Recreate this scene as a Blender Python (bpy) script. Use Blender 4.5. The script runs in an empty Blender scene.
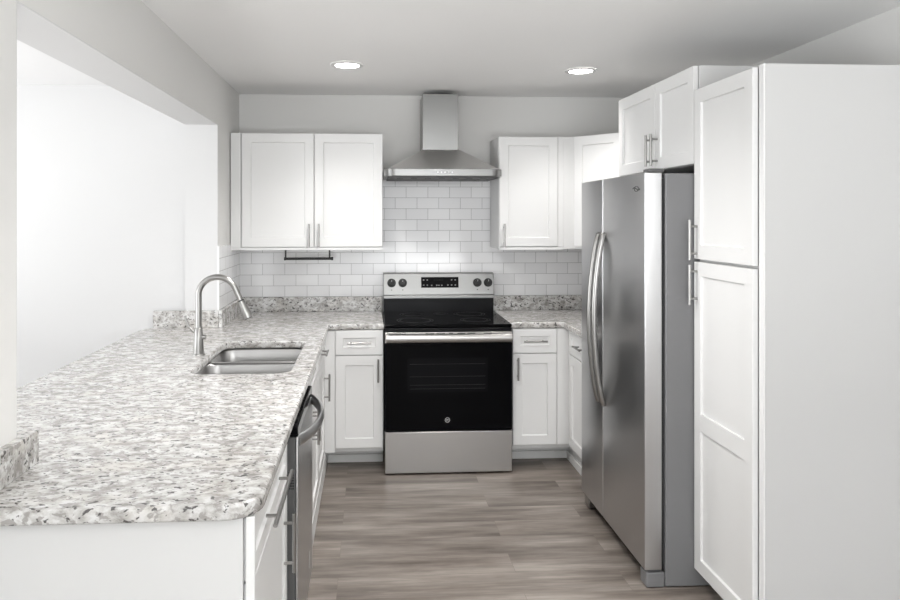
import bpy, bmesh, math, random
from mathutils import Vector, Matrix
random.seed(7)
S = bpy.context.scene
COL = S.collection

# ------------------------------------------------------------ camera
cam = bpy.data.cameras.new('camera'); co = bpy.data.objects.new('camera', cam); COL.objects.link(co)
cam.sensor_width = 36; cam.lens = 729.2 * 36 / 900
cam.shift_x = 0.0406; cam.shift_y = -0.0911
cam.clip_start = 0.05
co.location = (-0.476, -5.087, 1.5755); co.rotation_euler = (math.radians(90), 0, -0.0602)
S.camera = co
# ------------------------------------------------------------ world, daylight, added fill lamps, exposure
W = bpy.data.worlds.new('world'); S.world = W; W.use_nodes = True
bg = W.node_tree.nodes['Background']; bg.inputs[0].default_value = (0.93, 0.97, 1, 1); bg.inputs[1].default_value = 1.0
S.view_settings.view_transform = 'Standard'; S.view_settings.look = 'None'
S.view_settings.gamma = 1; S.view_settings.use_curve_mapping = False
S.view_settings.exposure = 0.58

def area(name, loc, rot, sx, sy, power, col=(1, 1, 1)):
    l = bpy.data.lights.new(name, 'AREA'); l.shape = 'RECTANGLE'; l.size = sx; l.size_y = sy
    l.energy = power; l.color = col
    o = bpy.data.objects.new(name, l); COL.objects.link(o); o.location = loc; o.rotation_euler = rot
    return o
PI = math.pi
area('daylight_rear_window', (-1.2, -8.85, 1.35), (PI / 2, 0, 0), 4.6, 2.1, 64, (0.97, 0.985, 1.0))
area('daylight_dining_window', (-5.35, -3.2, 1.3), (PI / 2 + 0.5, 0, -PI / 2), 4.2, 2.0, 62, (0.98, 0.99, 1.0))
area('dining_bounce_fill', (-3.6, -3.0, 0.8), (PI, 0, 0), 2.0, 2.5, 38, (0.98, 0.99, 1.0))  # added fill facing up, brightens the dining ceiling and soffit
area('ceiling_bounce_fill', (0.2, -6.4, 0.9), (PI, 0, 0), 1.6, 1.2, 100, (0.965, 0.985, 1.0))  # unseen fill added behind the camera, brightens the kitchen ceiling
area('dining_rear_fill', (-4.5, -8.85, 1.35), (PI / 2, 0, 0), 1.6, 2.0, 8, (0.98, 0.99, 1.0))  # added fill from the rear left; the wall has no window here

# ------------------------------------------------------------ materials
def M(name, col, rough=0.5, metal=0.0, spec=0.5, **k):
    m = bpy.data.materials.new(name); m.use_nodes = True
    b = m.node_tree.nodes['Principled BSDF']
    b.inputs['Base Color'].default_value = (*col, 1); b.inputs['Roughness'].default_value = rough
    b.inputs['Metallic'].default_value = metal; b.inputs['Specular IOR Level'].default_value = spec
    for a, v in k.items(): b.inputs[a.replace('_', ' ')].default_value = v
    return m
class NT:
    def __init__(s, m): s.m = m; s.n = m.node_tree.nodes; s.l = m.node_tree.links; s.b = s.n['Principled BSDF']
    def add(s, t, **k):
        x = s.n.new(t)
        for a, v in k.items(): setattr(x, a, v)
        return x
    def coord(s, scale=(1, 1, 1), loc=(0, 0, 0), rot=(0, 0, 0)):
        t = s.add('ShaderNodeTexCoord'); mp = s.add('ShaderNodeMapping')
        mp.inputs['Scale'].default_value = scale; mp.inputs['Location'].default_value = loc; mp.inputs['Rotation'].default_value = rot
        s.l.new(t.outputs['Object'], mp.inputs['Vector']); return mp.outputs[0]
    def noise(s, vec, scale, detail=3, rough=0.55):
        n = s.add('ShaderNodeTexNoise'); n.inputs['Scale'].default_value = scale
        n.inputs['Detail'].default_value = detail; n.inputs['Roughness'].default_value = rough
        s.l.new(vec, n.inputs['Vector']); return n.outputs[0]
    def ramp(s, fac, stops, interp='LINEAR'):
        r = s.add('ShaderNodeValToRGB'); e = r.color_ramp.elements; r.color_ramp.interpolation = interp
        while len(e) < len(stops): e.new(0.5)
        for x, (p, c) in zip(e, stops): x.position = p; x.color = (*c, 1) if len(c) == 3 else c
        s.l.new(fac, r.inputs[0]); return r.outputs[0]
    def mix(s, fac, a, b, blend='MIX'):
        x = s.add('ShaderNodeMix', data_type='RGBA', blend_type=blend)
        for sock, v in ((x.inputs['Factor'], fac), (x.inputs['A'], a), (x.inputs['B'], b)):
            if isinstance(v, (int, float)): sock.default_value = v
            elif isinstance(v, tuple): sock.default_value = (*v, 1)
            else: s.l.new(v, sock)
        return x.outputs['Result']
    def bump(s, h, strength, dist=0.001):
        b = s.add('ShaderNodeBump'); b.inputs['Strength'].default_value = strength; b.inputs['Distance'].default_value = dist
        s.l.new(h, b.inputs['Height']); s.l.new(b.outputs[0], s.b.inputs['Normal'])

def paint(name, col, rough=0.6, bump=0.15):
    m = M(name, col, rough); t = NT(m); t.bump(t.noise(t.coord(), 160, 3), bump, 0.001); return m
WALL = paint('wall_paint', (0.76, 0.755, 0.74), 0.7)
JAMB = paint('white_wall_paint', (0.69, 0.69, 0.69), 0.7)
CEIL = paint('ceiling_paint', (0.90, 0.897, 0.89), 0.85, 0.3)
DCEIL = paint('dining_ceiling_paint', (0.88, 0.88, 0.88), 0.85, 0.2)
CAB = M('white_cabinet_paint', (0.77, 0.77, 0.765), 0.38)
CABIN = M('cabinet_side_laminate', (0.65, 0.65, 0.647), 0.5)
PANEL = M('pantry_side_shaded', (0.56, 0.56, 0.558), 0.5)  # white cabinet greyed: shade of the camera-facing side put into the colour
TRIMW = M('white_trim_paint', (0.72, 0.72, 0.71), 0.5)
NICKEL = M('brushed_nickel', (0.34, 0.335, 0.325), 0.28, 1.0)
BLACK = M('black_enamel', (0.005, 0.005, 0.006), 0.2, spec=0.15)
BGLASS = M('black_glass', (0.002, 0.002, 0.0025), 0.05, spec=0.05)
WINGL = M('oven_window_glass', (0.005, 0.005, 0.006), 0.06, spec=0.06)
RACK = M('oven_rack_steel', (0.022, 0.022, 0.022), 0.4, spec=.2)
BPLAST = M('black_plastic', (0.015, 0.015, 0.015), 0.5)
DGREY = M('dark_grey_plastic', (0.09, 0.09, 0.09), 0.5)
MARK = M('pale_print', (0.55, 0.55, 0.55), 0.6)
GASKET = M('door_gasket', (0.03, 0.03, 0.03), 0.7)
DARK = M('dark_gap', (0.02, 0.02, 0.02), 0.9)
LEDW = M('lamp_diffuser', (1, 1, 1), 0.5)
LEDW.node_tree.nodes['Principled BSDF'].inputs['Emission Color'].default_value = (1, 0.98, 0.95, 1)
LEDW.node_tree.nodes['Principled BSDF'].inputs['Emission Strength'].default_value = 14

def steel(name, col, rough, axis, bump=0.12, var=1.0):
    m = M(name, col, rough, 1.0); t = NT(m)
    sc = {'x': (1.2, 150, 150), 'y': (150, 1.2, 150), 'z': (150, 150, 1.2)}[axis]
    if var == 0:      # smooth fingerprint-proof finish: only a broad, faint unevenness
        t.bump(t.noise(t.coord((1, 1, 1)), 2.2, 1, 0.4), 0.25, 0.004); return m
    n = t.noise(t.coord(sc), 2.0, 4, 0.6)
    r = t.add('ShaderNodeMapRange'); r.inputs['To Min'].default_value = rough - 0.05 * var; r.inputs['To Max'].default_value = rough + 0.07 * var
    t.l.new(n, r.inputs[0]); t.l.new(r.outputs[0], t.b.inputs['Roughness'])
    t.bump(n, bump, 0.0004) if bump else None
    return m
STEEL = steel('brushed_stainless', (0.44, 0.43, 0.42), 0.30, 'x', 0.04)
STEELC = steel('brushed_stainless_lightened', (0.75, 0.74, 0.73), 0.42, 'x')  # lighter copy of the hood steel, brightness of the slope put into colour
STEELV = steel('stainless_vertical_grain_darkened', (0.28, 0.28, 0.275), 0.30, 'z', 0.04)  # darker steel copy, bright reflections toned down through the colour
STEELY = steel('brushed_stainless_appliance', (0.55, 0.55, 0.555), 0.30, 'y', 0.0, 0.0)
SINKST = steel('satin_sink_steel', (0.42, 0.415, 0.41), 0.3, 'z')
FSIDE = paint('textured_grey_cabinet', (0.185, 0.185, 0.19), 0.45, 0.3)

def granite():
    m = M('speckled_granite', (0.7, 0.7, 0.7), 0.09, spec=0.5); t = NT(m)
    v = t.coord((0.68, 1, 0.9))
    w = t.add('ShaderNodeVectorMath', operation='ADD')
    nn = t.add('ShaderNodeTexNoise'); nn.inputs['Scale'].default_value = 30; t.l.new(v, nn.inputs['Vector'])
    sc = t.add('ShaderNodeVectorMath', operation='SCALE'); sc.inputs['Scale'].default_value = 0.02
    t.l.new(nn.outputs[1], sc.inputs[0]); t.l.new(v, w.inputs[0]); t.l.new(sc.outputs[0], w.inputs[1])
    vv = w.outputs[0]
    base = t.ramp(t.noise(vv, 26, 5, 0.65), [(0.34, (0.27, 0.257, 0.24)), (0.43, (0.43, 0.417, 0.40)), (0.50, (0.54, 0.53, 0.515)), (0.59, (0.68, 0.677, 0.67))])
    warm = t.mix(t.ramp(t.noise(vv, 9, 3), [(0.52, (0, 0, 0)), (0.68, (0.4, 0.4, 0.4))]), base, (0.64, 0.60, 0.55))
    grey = t.mix(t.ramp(t.noise(vv, 55, 3, 0.6), [(0.53, (0, 0, 0)), (0.59, (0.8, 0.8, 0.8))]), warm, (0.30, 0.285, 0.27))
    blk = t.mix(t.ramp(t.noise(vv, 80, 2, 0.5), [(0.605, (0, 0, 0)), (0.65, (0.9, 0.9, 0.9))]), grey, (0.05, 0.046, 0.045))
    t.l.new(blk, t.b.inputs['Base Color']); return m
GRAN = granite()

def tile(name, axes):
    m = M(name, (0.8, 0.8, 0.8), 0.12); t = NT(m)
    tc = t.add('ShaderNodeTexCoord'); sp = t.add('ShaderNodeSeparateXYZ'); cb = t.add('ShaderNodeCombineXYZ')
    t.l.new(tc.outputs['Object'], sp.inputs[0]); t.l.new(sp.outputs[axes], cb.inputs[0]); t.l.new(sp.outputs[2], cb.inputs[1])
    mp = t.add('ShaderNodeMapping'); mp.inputs['Location'].default_value = (1.212 + 1.524 + 0.0762, -1.031 + 0.762, 0); t.l.new(cb.outputs[0], mp.inputs['Vector'])
    br = t.add('ShaderNodeTexBrick'); br.offset = 0.5
    br.inputs['Scale'].default_value = 1; br.inputs['Brick Width'].default_value = 0.1524; br.inputs['Row Height'].default_value = 0.0762
    br.inputs['Mortar Size'].default_value = 0.0013; br.inputs['Mortar Smooth'].default_value = 0.2; br.inputs['Bias'].default_value = 0
    br.inputs['Color1'].default_value = (0.80, 0.80, 0.81, 1); br.inputs['Color2'].default_value = (0.86, 0.86, 0.865, 1)
    br.inputs['Mortar'].default_value = (0.36, 0.36, 0.355, 1)
    t.l.new(mp.outputs[0], br.inputs['Vector'])
    t.l.new(br.outputs['Color'], t.b.inputs['Base Color'])
    b = t.add('ShaderNodeBump', invert=True); b.inputs['Strength'].default_value = 0.6; b.inputs['Distance'].default_value = 0.001
    t.l.new(br.outputs['Fac'], b.inputs['Height']); t.l.new(b.outputs[0], t.b.inputs['Normal'])
    return m
TILEX = tile('white_subway_tile', 0); TILEY = tile('white_subway_tile_side', 1)

def planks():
    m = M('grey_brown_vinyl_plank', (0.3, 0.26, 0.22), 0.42); t = NT(m)
    v = t.coord(loc=(3.05, 3.03, 0))
    br = t.add('ShaderNodeTexBrick'); br.offset = 0.37; br.offset_frequency = 2
    br.inputs['Scale'].default_value = 1; br.inputs['Brick Width'].default_value = 1.22; br.inputs['Row Height'].default_value = 0.18
    br.inputs['Mortar Size'].default_value = 0.0008; br.inputs['Mortar Smooth'].default_value = 0.3
    br.inputs['Color1'].default_value = (0.0, 0.0, 0.0, 1); br.inputs['Color2'].default_value = (1, 1, 1, 1); br.inputs['Mortar'].default_value = (0.3, 0.3, 0.3, 1)
    t.l.new(v, br.inputs['Vector'])
    # shift the grain by plank so it breaks at the joints
    sh = t.add('ShaderNodeVectorMath', operation='SCALE'); sh.inputs['Scale'].default_value = 7.3; t.l.new(br.outputs['Color'], sh.inputs[0])
    ad = t.add('ShaderNodeVectorMath', operation='ADD'); t.l.new(v, ad.inputs[0]); t.l.new(sh.outputs[0], ad.inputs[1])
    mp = t.add('ShaderNodeMapping'); mp.inputs['Scale'].default_value = (0.8, 5.5, 1); t.l.new(ad.outputs[0], mp.inputs['Vector'])
    g1 = t.noise(mp.outputs[0], 1.6, 6, 0.62)
    mp2 = t.add('ShaderNodeMapping'); mp2.inputs['Scale'].default_value = (2.2, 42, 1); t.l.new(ad.outputs[0], mp2.inputs['Vector'])
    g2 = t.noise(mp2.outputs[0], 2, 4, 0.6)
    c = t.ramp(g1, [(0.36, (0.11, 0.092, 0.079)), (0.47, (0.185, 0.159, 0.139)), (0.57, (0.25, 0.22, 0.196)), (0.68, (0.33, 0.298, 0.268))])
    c = t.mix(0.5, c, t.ramp(g2, [(0.32, (0.62, 0.62, 0.62)), (0.62, (1.05, 1.03, 1.01))]), 'MULTIPLY')
    tone = t.ramp(br.outputs['Color'], [(0.0, (0.93, 0.93, 0.93)), (1.0, (1.09, 1.08, 1.07))])
    c = t.mix(1.0, c, tone, 'MULTIPLY')
    c = t.mix(br.outputs['Fac'], c, (0.16, 0.135, 0.115))
    t.l.new(c, t.b.inputs['Base Color']); t.bump(g2, 0.15, 0.0006)
    return m
FLOOR = planks()

# ------------------------------------------------------------ mesh helpers
def bx(bm, x0, x1, y0, y1, z0, z1, rot=None):
    v = [bm.verts.new(p) for p in ((x0, y0, z0), (x1, y0, z0), (x1, y1, z0), (x0, y1, z0), (x0, y0, z1), (x1, y0, z1), (x1, y1, z1), (x0, y1, z1))]
    if rot: bmesh.ops.transform(bm, matrix=rot, verts=v)
    for f in ((3, 2, 1, 0), (4, 5, 6, 7), (0, 1, 5, 4), (1, 2, 6, 5), (2, 3, 7, 6), (3, 0, 4, 7)): bm.faces.new([v[i] for i in f])
    return v
def prism(bm, pts, z0, z1):
    a = [bm.verts.new((x, y, z0)) for x, y in pts]; b = [bm.verts.new((x, y, z1)) for x, y in pts]; n = len(pts)
    bm.faces.new(a[::-1]); bm.faces.new(b)
    for i in range(n): bm.faces.new((a[i], a[(i + 1) % n], b[(i + 1) % n], b[i]))
def loft(bm, rings, cap0=True, cap1=True):
    R = [[bm.verts.new(p) for p in r] for r in rings]; n = len(R[0])
    for a, b in zip(R, R[1:]):
        for i in range(n): bm.faces.new((a[i], a[(i + 1) % n], b[(i + 1) % n], b[i]))
    if cap0: bm.faces.new(R[0][::-1])
    if cap1: bm.faces.new(R[-1])
def tube(bm, path, rad, n=12, flat=1.0, up=None):
    path = [Vector(p) for p in path]; m = len(path); rr = rad if isinstance(rad, (list, tuple)) else [rad] * m
    rings = []; prev = None
    for i, p in enumerate(path):
        t = (path[min(i + 1, m - 1)] - path[max(i - 1, 0)]).normalized()
        if up is not None: a = (Vector(up) - t * t.dot(Vector(up))).normalized()
        elif prev is None:
            u = Vector((0, 0, 1)) if abs(t.z) < 0.9 else Vector((1, 0, 0)); a = (u - t * t.dot(u)).normalized()
        else: a = (prev - t * t.dot(prev)).normalized()
        prev = a; b = t.cross(a)
        rings.append([p + (a * math.cos(k) + b * math.sin(k) * flat) * rr[i] for k in [2 * PI * j / n for j in range(n)]])
    loft(bm, rings)
def cyl(bm, a, b, r, n=16, r2=None): tube(bm, [a, b], [r, r if r2 is None else r2], n)
def rrect(x0, x1, y0, y1, r, n=6):
    out = []
    for cx, cy, a0 in ((x1 - r, y1 - r, 0), (x0 + r, y1 - r, 90), (x0 + r, y0 + r, 180), (x1 - r, y0 + r, 270)):
        for k in range(n + 1):
            a = math.radians(a0 + 90 * k / n); out.append((cx + r * math.cos(a), cy + r * math.sin(a)))
    return out
def smooth(me, ang=35):
    for p in me.polygons: p.use_smooth = True
    try: me.set_sharp_from_angle(angle=math.radians(ang))
    except Exception: pass
def obj(name, bm, mat, parent=None, bevel=0.0, seg=2, label=None, ang=35):
    bmesh.ops.recalc_face_normals(bm, faces=bm.faces)
    me = bpy.data.meshes.new(name)
    if parent is not None:
        bmesh.ops.translate(bm, vec=-Vector(parent['org']), verts=bm.verts)
    bm.to_mesh(me); bm.free(); smooth(me, ang); me.materials.append(mat)
    o = bpy.data.objects.new(name, me); COL.objects.link(o)
    if parent is not None:
        o.parent = parent; o['org'] = list(parent['org'])
    else: o['org'] = [0.0, 0.0, 0.0]
    if bevel:
        b = o.modifiers.new('bevel', 'BEVEL'); b.width = bevel; b.segments = seg; b.limit_method = 'ANGLE'; b.angle_limit = math.radians(40); b.harden_normals = False
    if label: o['label'] = label
    return o
def thing(name, label, cat, loc, group=None):
    o = bpy.data.objects.new(name, None); COL.objects.link(o); o.location = loc; o['org'] = list(loc)
    o.empty_display_size = 0.1
    o['label'] = label; o['category'] = cat
    if group: o['group'] = group
    return o
def tag(o, label, cat, group=None):
    o['label'] = label; o['category'] = cat
    if group: o['group'] = group
    return o
def struct(name, bm, mat, bevel=0, parent=None):
    o = obj(name, bm, mat, parent, bevel)
    if parent is None: o['kind'] = 'structure'
    return o
def boxes(*bs):
    bm = bmesh.new()
    for b in bs: bx(bm, *b)
    return bm
class Fr:
    """face frame: origin o, horizontal u, outward n"""
    def __init__(s, o, u, n): s.o = Vector(o); s.u = Vector(u).normalized(); s.n = Vector(n).normalized()
    def p(s, a, z, d): return s.o + s.u * a + s.n * d + Vector((0, 0, z))
def shaker(fr, a0, a1, z0, z1, t=0.02, w=0.057, rec=0.009):
    bm = bmesh.new(); e = 0.0035
    def ring(i, d): return [bm.verts.new(fr.p(a, z, d)) for a, z in ((a0 + i, z0 + i), (a1 - i, z0 + i), (a1 - i, z1 - i), (a0 + i, z1 - i))]
    rs = [ring(0, 0), ring(0, t - .0015), ring(.0015, t), ring(w, t), ring(w + e, t - rec)]
    for A, B in zip(rs, rs[1:]):
        for i in range(4): bm.faces.new((A[i], A[(i + 1) % 4], B[(i + 1) % 4], B[i]))
    bm.faces.new(rs[0][::-1]); bm.faces.new(rs[-1])
    return bm
def fbox(bm, fr, a0, a1, z0, z1, d0, d1):
    v = [bm.verts.new(fr.p(a, z, d)) for d in (d0, d1) for a, z in ((a0, z0), (a1, z0), (a1, z1), (a0, z1))]
    for f in ((3, 2, 1, 0), (4, 5, 6, 7), (0, 1, 5, 4), (1, 2, 6, 5), (2, 3, 7, 6), (3, 0, 4, 7)): bm.faces.new([v[i] for i in f])
def bar(fr, a, z, L, vertical, t=0.02, off=0.032, r=0.006):
    bm = bmesh.new(); h = L / 2
    if vertical:
        cyl(bm, fr.p(a, z - h, t + off), fr.p(a, z + h, t + off), r, 12)
        for s in (-1, 1): cyl(bm, fr.p(a, z + s * h * .68, t), fr.p(a, z + s * h * .68, t + off), r * .8, 10)
    else:
        cyl(bm, fr.p(a - h, z, t + off), fr.p(a + h, z, t + off), r, 12)
        for s in (-1, 1): cyl(bm, fr.p(a + s * h * .68, z, t), fr.p(a + s * h * .68, z, t + off), r * .8, 10)
    return bm
def door(t, fr, a0, a1, z0, z1, handle=None, L=0.15, name='door', w=0.057, inset=0.03):
    g = 0.0015
    d = obj(name, shaker(fr, a0 + g, a1 - g, z0 + g, z1 - g, w=w), CAB, t)
    if handle:
        side, hz = handle
        if side == 'mid': obj('handle', bar(fr, (a0 + a1) / 2, hz, L, False), NICKEL, d)
        else:
            ha = a0 + inset if side == 'lo' else a1 - inset
            obj('handle', bar(fr, ha, hz, L, True), NICKEL, d)
    return d
def slab(name, outlines, z0, z1, mat, b=0.008):
    cu = bpy.data.curves.new(name, 'CURVE'); cu.dimensions = '2D'; cu.fill_mode = 'BOTH'
    for pts in outlines:
        sp = cu.splines.new('POLY'); sp.points.add(len(pts) - 1); sp.use_cyclic_u = True
        for i, (x, y) in enumerate(pts): sp.points[i].co = (x, y, 0, 1)
    cu.extrude = (z1 - z0) / 2 - b; cu.bevel_depth = b; cu.bevel_resolution = 3; cu.offset = -b
    tmp = bpy.data.objects.new(name, cu); COL.objects.link(tmp)
    dg = bpy.context.evaluated_depsgraph_get(); dg.update()
    me = bpy.data.meshes.new_from_object(tmp.evaluated_get(dg)); me.name = name
    bpy.data.objects.remove(tmp)
    me.transform(Matrix.Translation((0, 0, (z0 + z1) / 2))); me.materials.clear(); me.materials.append(mat); smooth(me)
    o = bpy.data.objects.new(name, me); COL.objects.link(o); o['org'] = [0.0, 0.0, 0.0]; return o

# ------------------------------------------------------------ setting
FZ = 0.035; CZ = 2.43; DZ = 2.355; CT = 0.931; CB = 0.895
XL = -1.372; XO = -1.563; XR = 1.66; HD = 2.131; YJ = -0.71; YN = -3.176
YREAR = -9.0; XD = -5.5
struct('floor', boxes((XD, XR + .15, YREAR, 0.15, FZ - .1, FZ)), FLOOR)
struct('ceiling', boxes((XL, XR + .15, YREAR, 0.15, CZ, CZ + .1)), CEIL)
struct('ceiling_dining', boxes((XD, XO, YREAR, YJ + .015, DZ, DZ + .155), (XO, XL, YREAR, -5.6, DZ + .055, DZ + .155)), DCEIL)
struct('wall_back', boxes((XO, XR + .15, 0, 0.15, FZ, CZ)), WALL)
struct('wall_right', boxes((XR, XR + .15, YREAR, 0, FZ, CZ)), WALL)
# kitchen side of the left wall: header, corner piece, near piece and half wall under the counter
bm = boxes((XO + .012, XL, -5.6, YN, FZ, CZ), (XO + .012, XL, YJ, 0, FZ, CZ), (XO + .012, XL, YN, YJ, HD, CZ), (XO + .012, XL, YN, YJ, FZ, CB - .002))
struct('wall_left', bm, WALL)
# white faces of the opening (soffit and jambs are painted like the bright room beyond)
e = 0.004
struct('trim_1', boxes((XO, XL - .001, YN, YJ, HD - e, HD), (XO, XL - .001, YJ - e, YJ, CB, HD - e), (XO, XL - .001, YN, YN + e, CB, HD - e),
                       (XO, XO + .012, -5.6, YN, FZ, DZ), (XO, XO + .012, YN, YJ, HD, DZ), (XO, XO + .012, YN, YJ, FZ, CB - .002)), JAMB)
struct('wall_dining', boxes((XD, XO, YJ + .015, -0.45, FZ, DZ + .1)), JAMB)
# outer left wall and rear wall with their windows
def wall_with_window(name, axis, pos, span, win, idx, zc):
    a0, a1 = span; w0, w1, z0, z1 = win
    def B(a, b, c, d): return (pos[0], pos[1], a, b, c, d) if axis == 'x' else (a, b, pos[0], pos[1], c, d)
    struct(name, boxes(B(a0, w0, FZ, zc), B(w1, a1, FZ, zc), B(w0, w1, FZ, z0), B(w0, w1, z1, zc)) if z0 > FZ + .01 else
           boxes(B(a0, w0, FZ, zc), B(w1, a1, FZ, zc), B(w0, w1, z1, zc)), JAMB)
    t = 0.05; wm = (w0 + w1) / 2
    fr = struct('window_%d' % idx, boxes(B(w0, w0 + t, z0, z1), B(w1 - t, w1, z0, z1), B(w0 + t, w1 - t, z0, z0 + t), B(w0 + t, w1 - t, z1 - t, z1), B(wm - t / 2, wm + t / 2, z0 + t, z1 - t)), TRIMW)
    mid = (pos[0] + pos[1]) / 2
    g = M('window_glass', (1, 1, 1), 0.0); g.node_tree.nodes['Principled BSDF'].inputs['Transmission Weight'].default_value = 1
    def G(a, b): return (mid - .003, mid + .003, a, b, z0 + t, z1 - t) if axis == 'x' else (a, b, mid - .003, mid + .003, z0 + t, z1 - t)
    obj('pane', boxes(G(w0 + t, wm - t / 2)), g, fr); obj('pane', boxes(G(wm + t / 2, w1 - t)), g, fr)
wall_with_window('wall_rear', 'y', (YREAR - .12, YREAR), (XD, XR), (-3.4, 1.1, 0.1, 2.25), 1, CZ)
wall_with_window('wall_outer_left', 'x', (XD - .12, XD), (YREAR, -0.45), (-5.4, -1.1, 0.5, 2.2), 2, DZ + .1)

# tile: thin slabs on the wall
struct('trim_2', boxes((XL, XR, -0.008, 0, 1.0, 1.372), (-0.388, 0.370, -0.008, 0, 1.372, 1.87)), TILEX)
struct('trim_3', boxes((XL, XL + .008, YJ + .001, -0.008, 1.0, 1.405)), TILEY)
struct('trim_4', boxes((XL - .002, XL + .009, YJ - .006, YJ + .001, 1.031, 1.408)), M('tile_edge_trim', (.85, .85, .85), .25))

# ------------------------------------------------------------ countertops
near = [(XL + .002, -3.432)]
cx_, cy_, rc = -0.722 - .085, -3.432 + .085, .085
near += [(cx_ + rc * math.cos(math.radians(-90 + 90 * k / 8)), cy_ + rc * math.sin(math.radians(-90 + 90 * k / 8))) for k in range(9)]
outline = near + [(-0.722, -0.642), (-0.388, -0.642), (-0.388, -0.002), (XL + .002, -0.002), (XL + .002, YJ - .006), (-1.746, YJ - .006), (-1.80, -0.80), (-1.82, YN - .1), (XO - .002, YN - .1), (XO - .002, YN + .006), (XL + .002, YN + .006)]
SX0, SX1, SY0, SY1 = -1.225, -0.81, -2.03, -1.235
hole = rrect(SX0, SX1, SY0, SY1, 0.07, 8)[::-1]
tag(slab('countertop', [outline, hole], CB, CT, GRAN), 'L shaped speckled granite countertop with sink cut out, running through the wall opening', 'countertop')
tag(slab('countertop', [[(0.388, -0.642), (0.72, -0.642), (0.72, -1.20), (XR - .002, -1.20), (XR - .002, -0.002), (0.388, -0.002)]], CB, CT, GRAN),
    'speckled granite countertop right of the stove, running to the fridge', 'countertop')
def splash(bm_boxes, label):
    return tag(obj('backsplash_slab', boxes(*bm_boxes), GRAN, None, 0.002), label, 'backsplash')
T = 0.022; ST = 1.031
splash([(XL + T + .001, -0.389, -T - .008, -0.0085, CT, ST)], 'low granite backsplash strip under the tiles left of the stove')
splash([(0.389, XR - .002, -T - .008, -0.0085, CT, ST)], 'low granite backsplash strip under the tiles between stove and fridge')
splash([(XL + .0085, XL + T + .008, YJ - T - .003, -0.009, CT, ST)], 'short granite backsplash strip on the side wall behind the faucet head')
splash([(-1.742, XL + .007, YJ - T - .004, YJ - .0065, CT, ST)], 'bright granite backsplash strip at far end of the opening behind the faucet neck')
bm = bmesh.new(); prism(bm, [(XL + .001, -3.425), (XL + .026, -3.425), (XL + .026, -3.108), (XO - .03, -3.108), (XO - .03, YN + .0055), (XL + .001, YN + .0055)], CT, 1.018)
tag(obj('backsplash_slab', bm, GRAN, None, 0.002), 'granite backsplash piece at the near left wall end, in the left foreground', 'backsplash')

# ------------------------------------------------------------ lower cabinets
def carcass(t, x0, x1, y0, y1, z0=0.15, z1=CB, mat=CABIN, name='cabinet_body'):
    return obj(name, boxes((x0, x1, y0, y1, z0, z1)), mat, t, 0.001)
FX = -0.765     # face of the peninsula bodies; doors stand 20 mm proud
pen = Fr((FX, 0, 0), (0, 1, 0), (1, 0, 0))
t = thing('base_cabinet', 'white base cabinet at the near end of the peninsula, beside the dishwasher', 'cabinet', (-1.07, -3.08, FZ))
carcass(t, XL + .003, FX, -3.40, -2.672, FZ)
obj('end_strip', boxes((-0.758, -0.738, -3.402, -3.388, FZ, 0.893)), CAB, t, .001)
door(t, pen, -3.386, -2.677, 0.735, 0.884, ('mid', 0.80), 0.40, 'drawer_front', 0.045)
door(t, pen, -3.386, -2.677, 0.15, 0.732, ('hi', 0.552), 0.185, inset=0.095)
obj('base_board', boxes((FX, -0.742, -3.386, -2.677, FZ, 0.145)), TRIMW, t, .001)
t = thing('base_cabinet', 'white sink base cabinet with two doors, between dishwasher and corner cabinet', 'cabinet', (-1.07, -1.66, FZ))
bm = boxes((XL + .003, FX, -2.060, -2.0495, FZ, CB), (XL + .003, FX, -1.218, -1.200, FZ, CB), (XL + .003, FX, -2.04, -1.218, 0.15, 0.168), (XL + .003, XL + .015, -2.04, -1.218, .168, CB),
           (FX - .018, FX, -2.04, -1.218, .168, .20), (FX - .018, FX, -2.04, -1.218, .72, .75), (FX - .018, FX, -2.04, -1.218, .87, CB), (FX - .018, FX, -1.66, -1.62, .2, .72))
obj('cabinet_body', bm, CABIN, t, .001)
door(t, pen, -2.055, -1.203, 0.735, 0.884, None, name='drawer_front', w=0.045)
door(t, pen, -2.055, -1.64, 0.15, 0.732, ('hi', 0.60), 0.16)
door(t, pen, -1.638, -1.203, 0.15, 0.732, ('lo', 0.60), 0.16)
obj('base_board', boxes((FX, -0.742, -2.055, -1.203, FZ, 0.145)), TRIMW, t, .001)
t = thing('base_cabinet', 'narrow white base cabinet deep in the peninsula, nearest the inner corner', 'cabinet', (-1.07, -0.96, FZ))
carcass(t, XL + .003, FX, -1.198, -0.70, FZ)
door(t, pen, -1.195, -0.715, 0.735, 0.884, ('mid', 0.815), 0.15, 'drawer_front', 0.045)
door(t, pen, -1.195, -0.715, 0.15, 0.732, ('hi', 0.57), 0.16)
obj('base_board', boxes((FX, -0.742, -1.195, -0.476, FZ, 0.145)), TRIMW, t, .001)

bk = Fr((0, -0.62, 0), (1, 0, 0), (0, -1, 0))
t = thing('base_cabinet', 'white base cabinet with one drawer and door, left of the stove', 'cabinet', (-0.54, -0.3, FZ))
obj('cabinet_body', boxes((XL + .003, -0.391, -0.62, -0.003, 0.15, CB)), CABIN, t, .001)
obj('toe_kick', boxes((-0.765, -0.391, -0.46, -0.1, FZ, 0.149)), TRIMW, t)
obj('shoe_moulding', boxes((-0.74, -0.391, -0.475, -0.46, FZ, 0.085)), TRIMW, t, .003)
obj('filler_strip', boxes((-0.765, -0.686, -0.638, -0.62, 0.15, 0.89), (-0.765, -0.745, -0.70, -0.638, 0.15, .89)), CAB, t, .001)
door(t, bk, -0.684, -0.393, 0.742, 0.893, ('mid', 0.818), 0.145, 'drawer_front', 0.045)
door(t, bk, -0.684, -0.393, 0.175, 0.738, ('hi', 0.65), 0.14)
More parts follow.
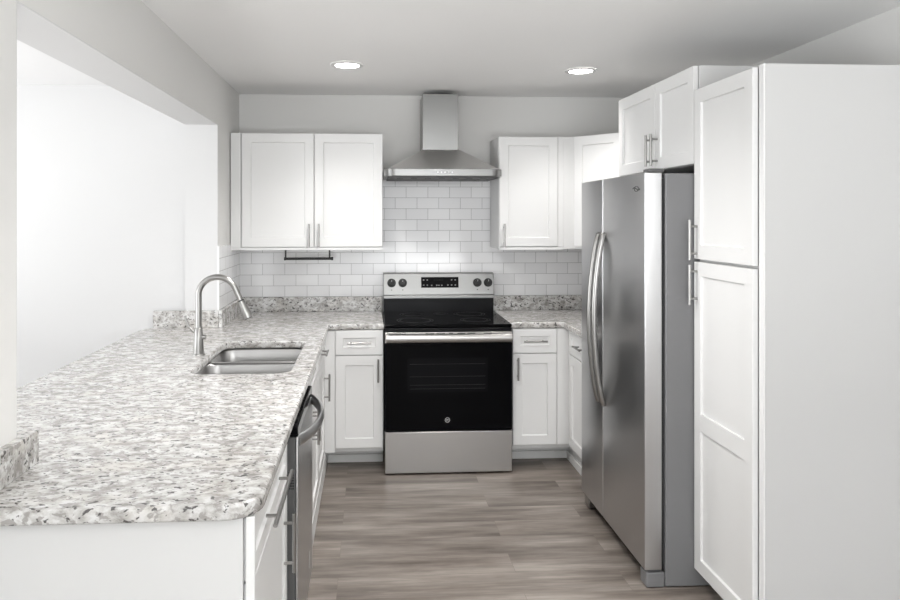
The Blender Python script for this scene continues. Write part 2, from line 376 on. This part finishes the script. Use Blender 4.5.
t = thing('base_cabinet', 'white base cabinet with one drawer and door, right of the stove', 'cabinet', (0.55, -0.3, FZ))
obj('cabinet_body', boxes((0.391, 0.769, -0.62, -0.003, 0.15, CB)), CABIN, t, .001)
obj('toe_kick', boxes((0.391, 0.81, -0.46, -0.1, FZ, 0.149)), TRIMW, t)
obj('shoe_moulding', boxes((0.391, 0.79, -0.475, -0.46, FZ, 0.085)), TRIMW, t, .003)
obj('filler_strip', boxes((0.683, 0.768, -0.638, -0.62, 0.175, 0.893)), CAB, t, .001)
door(t, bk, 0.404, 0.681, 0.742, 0.893, ('mid', 0.818), 0.145, 'drawer_front', 0.045)
door(t, bk, 0.404, 0.681, 0.175, 0.738, ('lo', 0.65), 0.14)
rg = Fr((0.77, 0, 0), (0, 1, 0), (-1, 0, 0))
t = thing('base_cabinet', 'white base cabinet in the right corner, half hidden behind the fridge', 'cabinet', (1.2, -0.9, FZ))
carcass(t, 0.77, XR - .003, -1.20, -0.003)
obj('toe_kick', boxes((0.80, 1.5, -1.20, -0.461, FZ, 0.149)), TRIMW, t)
obj('shoe_moulding', boxes((0.785, 0.80, -1.20, -0.476, FZ, 0.085)), TRIMW, t, .003)
door(t, rg, -1.19, -0.66, 0.742, 0.893, ('mid', 0.818), 0.145, 'drawer_front', 0.045)
door(t, rg, -1.19, -0.66, 0.175, 0.738, None)

# ------------------------------------------------------------ wall cabinets
up = Fr((0, -0.33, 0), (1, 0, 0), (0, -1, 0))
t = thing('wall_cabinet', 'white two door wall cabinet above the sink corner, left of the hood', 'cabinet', (-0.88, -0.16, 1.345))
obj('cabinet_body', boxes((-1.366, -0.39, -0.33, -0.009, 1.372, 2.122)), CABIN, t, .001)
obj('bottom_rail', boxes((-1.366, -0.39, -0.345, -0.31, 1.368, 1.385)), CAB, t, .001)
obj('filler_strip', boxes((-1.366, -1.302, -0.345, -0.32, 1.386, 2.122)), CAB, t, .001)
door(t, up, -1.296, -0.834, 1.388, 2.122, ('hi', 1.463), 0.15)
door(t, up, -0.832, -0.391, 1.388, 2.122, ('lo', 1.463), 0.15)
t = thing('wall_cabinet', 'white single door wall cabinet right of the hood', 'cabinet', (0.57, -0.16, 1.345))
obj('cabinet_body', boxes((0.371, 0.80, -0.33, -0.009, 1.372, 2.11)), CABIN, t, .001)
obj('bottom_rail', boxes((0.371, 0.80, -0.345, -0.31, 1.366, 1.385)), CAB, t, .001)
obj('filler_strip', boxes((0.7645, 0.8005, -0.3455, -0.329, 1.386, 2.11)), CAB, t, .0008)
door(t, up, 0.373, 0.763, 1.388, 2.11, ('lo', 1.463), 0.15)
t = thing('wall_cabinet', 'white angled corner wall cabinet, partly behind the fridge', 'cabinet', (1.2, -0.3, 1.345))
bm = bmesh.new(); prism(bm, [(0.801, -0.009), (0.801, -0.345), (0.872, -0.345), (1.11, -0.62), (XR - .003, -0.62), (XR - .003, -0.009)], 1.372, 2.11)
obj('cabinet_body', bm, CAB, t, .001)
dv = Vector((1.11 - 0.872, -0.62 + 0.345, 0)); dn = Vector((dv.y, -dv.x, 0))
dg_ = Fr((0.872, -0.345, 0), dv, dn if dn.y < 0 else -dn)
door(t, dg_, 0.012, dv.length - .004, 1.388, 2.11, None)

# tall pantry, over-fridge cabinet
pn = Fr((0.892, 0, 0), (0, 1, 0), (-1, 0, 0))
t = thing('pantry_cabinet', 'tall white pantry cabinet with two shaker doors in the right foreground', 'cabinet', (1.27, -2.38, FZ))
obj('cabinet_body', boxes((0.897, XR - .003, -2.627, -2.126, 0.12, 2.112)), CABIN, t, .001)
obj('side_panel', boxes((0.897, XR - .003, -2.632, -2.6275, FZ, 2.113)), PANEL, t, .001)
obj('edge_strip', boxes((0.890, 0.8965, -2.632, -2.603, FZ, 2.113)), CAB, t)
obj('toe_kick', boxes((0.95, 1.5, -2.627, -2.126, FZ, 0.119)), TRIMW, t)
door(t, pn, -2.594, -2.128, 1.405, 2.108, ('hi', 1.485), 0.165)
ld = door(t, pn, -2.594, -2.128, 0.118, 1.396, ('hi', 1.30), 0.165)
bm = bmesh.new(); fbox(bm, pn, -2.536, -2.186, 0.703, 0.775, 0.0095, 0.0198); obj('rail', bm, CAB, ld, .001)
t = thing('wall_cabinet', 'white two door cabinet mounted above the refrigerator', 'cabinet', (1.27, -1.67, 1.80))
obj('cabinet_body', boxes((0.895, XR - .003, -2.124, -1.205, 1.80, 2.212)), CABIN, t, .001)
door(t, pn, -2.122, -1.711, 1.80, 2.212, ('hi', 1.895), 0.15)
door(t, pn, -1.709, -1.207, 1.80, 2.212, ('lo', 1.895), 0.15)

# ------------------------------------------------------------ refrigerator
t = thing('refrigerator', 'stainless side by side refrigerator with grey sides, beside the tall pantry', 'refrigerator', (1.05, -1.67, FZ))
obj('body', boxes((0.752, 1.48, -2.122, -1.215, 0.040, 1.762)), FSIDE, t, .006, 3)
obj('gasket', boxes((0.738, 0.752, -2.105, -1.225, 0.13, 1.74)), GASKET, t)
def fdoor(y0, y1):
    bm = bmesh.new(); r = .006
    pts = [(0.738, y0), (0.738, y1)] + [(0.665 + r - r * math.sin(a), y1 - r + r * math.cos(a)) for a in [PI / 2 * k / 5 for k in range(6)]] \
        + [(0.665 + r - r * math.cos(a), y0 + r - r * math.sin(a)) for a in [PI / 2 * k / 5 for k in range(6)]]
    prism(bm, pts, 0.112, 1.765); return bm
R = fdoor(-2.122, -1.578); Lf = fdoor(-1.572, -1.215)
d1 = obj('refrigerator_door', R, STEELY, t, .003); d2 = obj('freezer_door', Lf, STEELY, t, .003)
def fhandle(y):
    bm = bmesh.new(); P_ = []
    n = 28
    for k in range(n + 1):
        s = k / n; z = 0.675 + s * (1.493 - 0.675)
        b = math.sin(PI * s) ** 0.75
        P_.append((0.656 - 0.046 * b, y, z))
    P_ = [(0.667, y, P_[0][2] - .004)] + P_ + [(0.667, y, P_[-1][2] + .004)]
    tube(bm, P_, [.010] + [.0140] * (n + 1) + [.010], 14, 1.0)
    return bm
obj('handle', fhandle(-1.612), NICKEL, d1); obj('handle', fhandle(-1.538), NICKEL, d2)
for yc, dd in ((-2.03, d1),):
    bm = bmesh.new()
    ring = [[(0.6642 - h, yc + .026 * q * math.cos(a), 1.700 + .012 * q * math.sin(a)) for a in [2 * PI * k / 28 for k in range(28)]] for h, q in ((0, 1), (.0015, 1), (.0015, .82), (.0, .82))]
    loft(bm, ring, False, False)
    tube(bm, [(0.6632, yc + .04 * math.cos(a) * 1.0, 1.700 + .006 * math.sin(a * 2)) for a in [PI * k / 12 for k in range(13)]], .0018, 6)
    obj('emblem', bm, DGREY, dd, label='small dark oval emblem')
bm = boxes((0.715, 0.7515, -2.05, -1.22, 0.040, 0.102)); obj('kick_grille', bm, BPLAST, t, .004)
obj('corner_cover', boxes((0.672, 0.7515, -2.121, -2.051, 0.038, 0.100)), FSIDE, t, .006)
obj('leveling_bracket', boxes((0.680, 0.714, -1.30, -1.225, 0.040, 0.105)), NICKEL, t, .006)
for b_ in ((0.685, 0.75, -2.118, -2.05, 1.766, 1.782),): obj('hinge_cover', boxes(b_), DGREY, t, .004)
obj('lower_hinge', boxes((0.676, 0.74, -2.118, -2.06, .104, .111)), DGREY, t, .002)
for y in (-2.09, -1.26):
    bm = bmesh.new(); cyl(bm, (0.72, y, FZ), (0.72, y, FZ + .04), .018, 14); obj('foot', bm, BPLAST, t)
for y in (-2.08, -1.26):
    bm = bmesh.new(); cyl(bm, (1.35, y - .015, FZ + .026), (1.35, y + .015, FZ + .026), .026, 14); obj('roller', bm, BPLAST, t)

# ------------------------------------------------------------ stove
t = thing('stove', 'freestanding stainless electric stove with black glass oven door', 'stove', (0, -0.36, FZ))
obj('body', boxes((-0.380, 0.380, -0.685, -0.03, 0.085, 0.915)), BLACK, t, .002)
obj('cooktop', boxes((-0.386, 0.386, -0.712, -0.085, 0.915, 0.934)), BGLASS, t, .005, 3)
bm = bmesh.new()
for cx, cy, r in ((-.19, -.52, .115), (.19, -.52, .095), (-.19, -.24, .085), (.19, -.24, .105), (0, -.22, .05)):
    for q in (r, r - .018):
        loft(bm, [[(cx + a_ * math.cos(k), cy + a_ * math.sin(k), z) for k in [2 * PI * j / 48 for j in range(48)]] for a_, z in ((q, .9341), (q, .9345), (q - .0022, .9345), (q - .0022, .9341))], False, False)
obj('burner_ring', bm, M('burner_print', (.025, .025, .025), .3), t)
obj('front_trim', boxes((-0.384, 0.384, -0.722, -0.686, 0.893, 0.914)), BLACK, t, .003)
d = obj('oven_door', boxes((-0.384, 0.384, -0.730, -0.687, 0.300, 0.825)), BGLASS, t, .003, label='black glass oven door')
obj('door_trim', boxes((-0.384, 0.384, -0.730, -0.687, 0.826, 0.890)), STEEL, d, .003, label='stainless top trim with vent slots')
for x, w_ in ((-.31, .05), (-.115, .026), (-.05, .026), (.012, .012), (.075, .024), (.135, .024), (.235, .026)): obj('vent_slot', boxes((x - w_, x + w_, -.7312, -.7295, .880, .885)), DARK, d)
bm = bmesh.new(); hp = [( -0.384, .0), (0.384, .0)]
tube(bm, [(-0.378, -0.765, .858), (0.376, -0.765, .858)], .024, 20, 0.6, up=(0, 0, 1))
bx(bm, -0.376, -0.345, -0.755, -0.7305, .836, .86); bx(bm, 0.345, 0.376, -0.755, -0.7305, .836, .86)
obj('oven_handle', bm, STEEL, d)
wd = obj('window', boxes((-0.25, 0.235, -0.7308, -0.7295, 0.53, 0.735)), WINGL, d, label='faintly lighter oven window')
bm = bmesh.new()
for z in (.552, .575, .625, .70): cyl(bm, (-.235, -.7310, z), (.22, -.7310, z), .0014, 6)
obj('rack', bm, RACK, wd)
bm = bmesh.new(); c0 = (-.009, .363)
loft(bm, [[(c0[0] + q * math.cos(a), y, c0[1] + q * math.sin(a)) for a in [2 * PI * k / 30 for k in range(30)]] for q, y in ((.015, -.7295), (.015, -.7315), (.0125, -.7315), (.0125, -.7295))], False, False)
for s in (-1, 1):
    tube(bm, [(c0[0] + s * .0045 + .0035 * math.cos(a), -.7312, c0[1] + .006 * math.sin(a)) for a in [2 * PI * k / 14 * .85 for k in range(15)]], .0011, 6)
obj('emblem', bm, MARK, d, label='round silver monogram emblem')
dr = obj('storage_drawer', boxes((-0.384, 0.384, -0.728, -0.687, 0.046, 0.294)), STEEL, t, .004, label='stainless storage drawer')
obj('toe_recess', boxes((-0.375, 0.375, -0.685, -0.1, FZ, 0.084)), BPLAST, t)
# backguard
obj('backguard_base', boxes((-0.379, 0.379, -0.085, -0.032, 0.915, 1.040)), BLACK, t, .003, label='black lower backguard')
bm = bmesh.new()
pts = [(-.105, 1.048), (-.032, 1.048), (-.032, 1.198), (-.060, 1.198), (-.080, 1.192)]
loft(bm, [[(x, y, z) for y, z in pts] for x in (-.382, .382)])
cp = obj('control_panel', bm, STEELV, t, .003, label='stainless control panel')
obj('panel_lip', boxes((-.382, .382, -.108, -.04, 1.024, 1.0475)), STEELV, cp, .003)
def onp(x, s): # point on tilted panel face at height fraction s
    return Vector((x, -.105 + .025 * s, 1.048 + .144 * s))
pnrm = Vector((0, -.144, .025)).normalized()
for x in (-.325, -.249, .266, .341):
    bm = bmesh.new(); c = onp(x, .57)
    tube(bm, [c, c + pnrm * .010], [.030, .029], 24); tube(bm, [c + pnrm * .010, c + pnrm * .026], [.022, .019], 24)
    k = obj('knob', bm, BPLAST, cp)
    bm = bmesh.new(); c2 = c + pnrm * .0262; tube(bm, [c2 + Vector((0, 0, .006)), c2 + Vector((0, 0, .018))], .0015, 6); obj('pointer', bm, MARK, k)
    bm = bmesh.new(); c3 = onp(x, .25) + pnrm * .0006; bx(bm, c3.x - .004, c3.x + .004, c3.y - .0008, c3.y + .0006, c3.z - .004, c3.z + .002); obj('knob_mark', bm, BPLAST, cp)
def pbox(x0, x1, s0, s1, th):
    bm = bmesh.new(); a, b, c_, d_ = onp(x0, s0), onp(x1, s0), onp(x1, s1), onp(x0, s1)
    loft(bm, [[q - pnrm * .001 for q in (a, b, c_, d_)], [q + pnrm * th for q in (a, b, c_, d_)]]); return bm
dp = obj('display', pbox(-.122, .136, .34, .84, .003), BGLASS, cp, .001)
DPRINT = M('display_print', (.3, .3, .3), .6)
for x, s in ((-.105, .70), (-.08, .70), (-.105, .46), (-.08, .46), (-.05, .45), (-.015, .45), (.0, .45), (.02, .45), (.062, .46), (.088, .46), (.113, .46), (.088, .70), (.113, .70)):
    p = onp(x, s) + pnrm * .0034; obj('display_marking', boxes((p.x - .0045, p.x + .0045, p.y - .0006, p.y + .0006, p.z - .0035, p.z + .0035)), DPRINT, dp)
for x in (-.03, -.012, .006, .024):
    p = onp(x, .70) + pnrm * .0034; obj('clock_digit', boxes((p.x - .005, p.x + .005, p.y - .0006, p.y + .0006, p.z - .008, p.z + .006)), WINGL, dp)

# ------------------------------------------------------------ range hood
t = thing('range_hood', 'stainless pyramid chimney range hood above the stove', 'range hood', (-0.005, -0.22, 1.826))
yf, yb = -0.485, -0.0085
def rim(z, i=0, r=.075):
    x0, x1 = -0.384 + i, 0.376 - i; pts = [(x1, yb), (x0, yb)]
    pts += [(x0 + r - r * math.cos(a), yf + i + r - r * math.sin(a)) for a in [PI / 2 * k / 8 for k in range(9)]]
    pts += [(x1 - r + r * math.sin(a), yf + i + r - r * math.cos(a)) for a in [PI / 2 * k / 8 for k in range(9)]]
    return [(x, y, z) for x, y in pts]
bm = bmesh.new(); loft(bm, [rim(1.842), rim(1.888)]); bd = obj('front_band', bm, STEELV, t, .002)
bm = bmesh.new(); loft(bm, [rim(1.832, .025, .05), rim(1.842, .025, .05)]); obj('filter', bm, DGREY, t)
bm = bmesh.new()
for k in range(7): bx(bm, -.30 + k * .09, -.26 + k * .09, -.40, -.08, 1.828, 1.832)
obj('filter_slot', bm, DGREY, t)
bm = bmesh.new()
top = [(.116, yb), (-.124, yb)] + [(-.124, -.27)] * 9 + [(.116, -.27)] * 9
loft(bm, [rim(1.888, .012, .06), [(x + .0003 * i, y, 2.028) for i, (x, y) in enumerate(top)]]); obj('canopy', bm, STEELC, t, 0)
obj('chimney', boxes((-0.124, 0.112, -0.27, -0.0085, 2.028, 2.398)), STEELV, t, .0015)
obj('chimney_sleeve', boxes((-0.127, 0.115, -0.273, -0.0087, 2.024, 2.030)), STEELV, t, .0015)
for k in range(5):
    bm = bmesh.new(); x = -.044 + k * .023; cyl(bm, (x, yf + .001, 1.866), (x, yf - .003, 1.866), .0055, 12)
    obj('button', bm, M('hood_button', (.85, .85, .85), .4), bd)

# ------------------------------------------------------------ dishwasher
t = thing('dishwasher', 'stainless dishwasher with bowed handle, under the peninsula counter', 'dishwasher', (-1.07, -2.435, FZ))
obj('body', boxes((XL + .02, -0.750, -2.668, -2.062, 0.13, 0.885)), DGREY, t, .003)
dd = obj('door', boxes((-0.749, -0.720, -2.664, -2.066, 0.135, 0.852)), DGREY, t, .003)
obj('front_panel', boxes((-0.7195, -0.711, -2.664, -2.066, 0.135, 0.852)), STEELY, dd, .003, label='brushed stainless front skin')
obj('control_strip', boxes((-0.749, -0.712, -2.664, -2.066, 0.854, 0.886)), BGLASS, dd, .003, label='black control strip along the top edge')
bm = bmesh.new()
for k in range(7): bx(bm, -.742, -.724, -2.6648, -2.6635, .735 - k * .009, .739 - k * .009)
obj('vent', bm, DARK, dd)
bm = bmesh.new(); n = 20; P_ = [(-0.712 + .056 * math.sin(PI * k / n) ** .8, -2.64 + .55 * k / n, .836) for k in range(n + 1)]
tube(bm, P_, .021, 14, 0.5, up=(0, 0, 1)); obj('handle', bm, STEELY, dd)
bm = boxes((-.7115, -.710, -2.20, -2.19, .20, .26)); obj('badge', bm, MARK, dd)
obj('kick_plate', boxes((-0.80, -0.745, -2.668, -2.062, FZ, 0.128)), TRIMW, t, .002)

# ------------------------------------------------------------ sink and faucet
t = thing('sink', 'stainless double bowl undermount sink set in the granite', 'sink', (-1.01, -1.65, 0.70))
def bowl(x0, x1, y0, y1, zt):
    bm = bmesh.new(); rings = []
    for z, i, r in ((zt, -.004, .05), (zt - .01, .0, .055), (zt - .06, .006, .06), (0.735, .016, .065), (0.712, .028, .065), (0.702, .05, .06), (0.698, .09, .05)):
        rings.append([(x, y, z) for x, y in rrect(x0 + i, x1 - i, y0 + i, y1 - i, r, 6)])
    loft(bm, rings, False, True); return bm
ym = -1.60
for nm, y0, y1 in (('near', SY0 - .012, ym - .008), ('far', ym + .008, SY1 + .010)):
    o = obj('bowl', bowl(SX0 - .012, SX1 + .012, y0, y1, 0.8935), SINKST, t)
    sd = o.modifiers.new('thick', 'SOLIDIFY'); sd.thickness = .0015; sd.offset = 1
    c = ((SX0 + SX1) / 2, (y0 + y1) / 2)
    bm = bmesh.new(); tube(bm, [(c[0], c[1], .6988), (c[0], c[1], .7015)], [.045, .042], 28); dr = obj('drain', bm, NICKEL, o)
    bm = bmesh.new(); tube(bm, [(c[0], c[1], .7016), (c[0], c[1], .703)], [.028, .026], 24); obj('strainer', bm, DGREY, dr)
fx0, fx1, fy0, fy1 = SX0 - .018, SX1 + .018, SY0 - .018, SY1 + .014
bm = boxes((fx0, SX0 - .009, fy0, fy1, .893, .8948), (SX1 + .009, fx1, fy0, fy1, .893, .8948), (SX0 - .009, SX1 + .009, fy0, SY0 - .009, .893, .8948), (SX0 - .009, SX1 + .009, SY1 + .009, fy1, .893, .8948),
           (SX0 - .009, SX1 + .009, ym - .013, ym + .013, .886, .8945))
obj('rim', bm, SINKST, t, .003)

FXx, FYy = -1.279, -1.60
t = thing('faucet', 'brushed nickel gooseneck pull down faucet beside the sink', 'faucet', (FXx, FYy, CT))
bm = bmesh.new(); tube(bm, [(FXx, FYy, CT), (FXx, FYy, CT + .006), (FXx, FYy, CT + .008), (FXx, FYy, CT + .07), (FXx, FYy, CT + .125), (FXx, FYy, CT + .13)], [.031, .030, .0245, .0215, .0185, .015], 24); obj('body', bm, NICKEL, t)
P_ = [(FXx, FYy, CT + .125), (FXx, FYy, 1.15), (FXx, FYy, 1.20)]
for k in range(1, 25):
    a = math.radians(180 - (180 - 22) * k / 24); P_.append((FXx + .088 + .088 * math.cos(a), FYy, 1.212 + .085 * math.sin(a)))
ex = Vector(P_[-1]); dn_ = Vector((math.sin(math.radians(24)), 0, -math.cos(math.radians(24))))
P_.append(tuple(ex + dn_ * .06))
bm = bmesh.new(); tube(bm, P_, .0142, 18); obj('neck', bm, NICKEL, t)
bm = bmesh.new(); a = ex + dn_ * .062; tube(bm, [a, a + dn_ * .004], .0165, 20); obj('collar', bm, BPLAST, t)
bm = bmesh.new(); a = ex + dn_ * .067; tube(bm, [a, a + dn_ * .02, a + dn_ * .075, a + dn_ * .085], [.0165, .0172, .0245, .0235], 22); hd = obj('spray_head', bm, NICKEL, t)
bm = bmesh.new(); a = ex + dn_ * .152; tube(bm, [a, a + dn_ * .003], .0175, 20); obj('nozzle', bm, BPLAST, hd)
bm = bmesh.new(); tube(bm, [(FXx + .018, FYy, CT + .085), (FXx + .032, FYy, CT + .085)], [.012, .010], 14); obj('side_cap', bm, NICKEL, t)
bm = bmesh.new(); L = [(FXx - .012, FYy, CT + .105), (FXx - .028, FYy, CT + .115), (FXx - .045, FYy, CT + .135), (FXx - .058, FYy, CT + .165), (FXx - .064, FYy, CT + .185)]
tube(bm, L, [.008, .0075, .006, .0055, .005], 12); obj('lever', bm, NICKEL, t)

# ------------------------------------------------------------ paper towel bar, downlights
t = thing('paper_towel_holder', 'black metal bar hanging under the left wall cabinet', 'towel holder', (-0.88, -0.2, 1.303))
bm = bmesh.new(); cyl(bm, (-1.036, -.2, 1.305), (-.724, -.2, 1.305), .0088, 14); cyl(bm, (-1.042, -.2, 1.305), (-1.032, -.2, 1.305), .011, 14); cyl(bm, (-.730, -.2, 1.305), (-.718, -.2, 1.305), .011, 14)
obj('bar', bm, BPLAST, t)
for x in (-1.032, -.742):
    obj('bracket', boxes((x - .005, x + .005, -.206, -.194, 1.308, 1.3685), (x - .012, x + .012, -.215, -.185, 1.3685, 1.3715)), BPLAST, t, .001)
for x_, y_ in ((-0.42, -2.3), (-0.12, -2.3)):      # fill spots added above the frame, without fixtures
    l = bpy.data.lights.new('down_spot', 'SPOT'); l.energy = 36; l.spot_size = math.radians(145); l.spot_blend = 0.8; l.shadow_soft_size = .07; l.color = (1, .98, .96)
    o = bpy.data.objects.new('down_spot', l); COL.objects.link(o); o.location = (x_, y_, CZ - .02)
def downlight(x, y, label):
    t = thing('ceiling_downlight', label, 'ceiling light', (x, y, CZ))
    bm = bmesh.new()
    rs = [[(x + r * math.cos(a), y + r * math.sin(a), z) for a in [2 * PI * k / 40 for k in range(40)]] for r, z in ((.092, CZ - .0005), (.090, CZ - .006), (.070, CZ - .008), (.066, CZ - .003))]
    loft(bm, rs, False, False); obj('trim_ring', bm, TRIMW, t)
    bm = bmesh.new(); tube(bm, [(x, y, CZ - .0005), (x, y, CZ - .004)], .068, 40); obj('diffuser', bm, LEDW, t)
    l = bpy.data.lights.new('down_spot', 'SPOT'); l.energy = 25; l.spot_size = math.radians(125); l.spot_blend = 0.8; l.shadow_soft_size = .06; l.color = (1, .98, .96)
    o = bpy.data.objects.new('down_spot', l); COL.objects.link(o); o.location = (0, 0, -.03); o.parent = t
downlight(-0.60, -1.01, 'round recessed ceiling light on the left, above the counter run')
downlight(0.745, -0.93, 'round recessed ceiling light on the right, near the fridge cabinet')

for o in list(bpy.data.objects):
    if 'org' in o: del o['org']
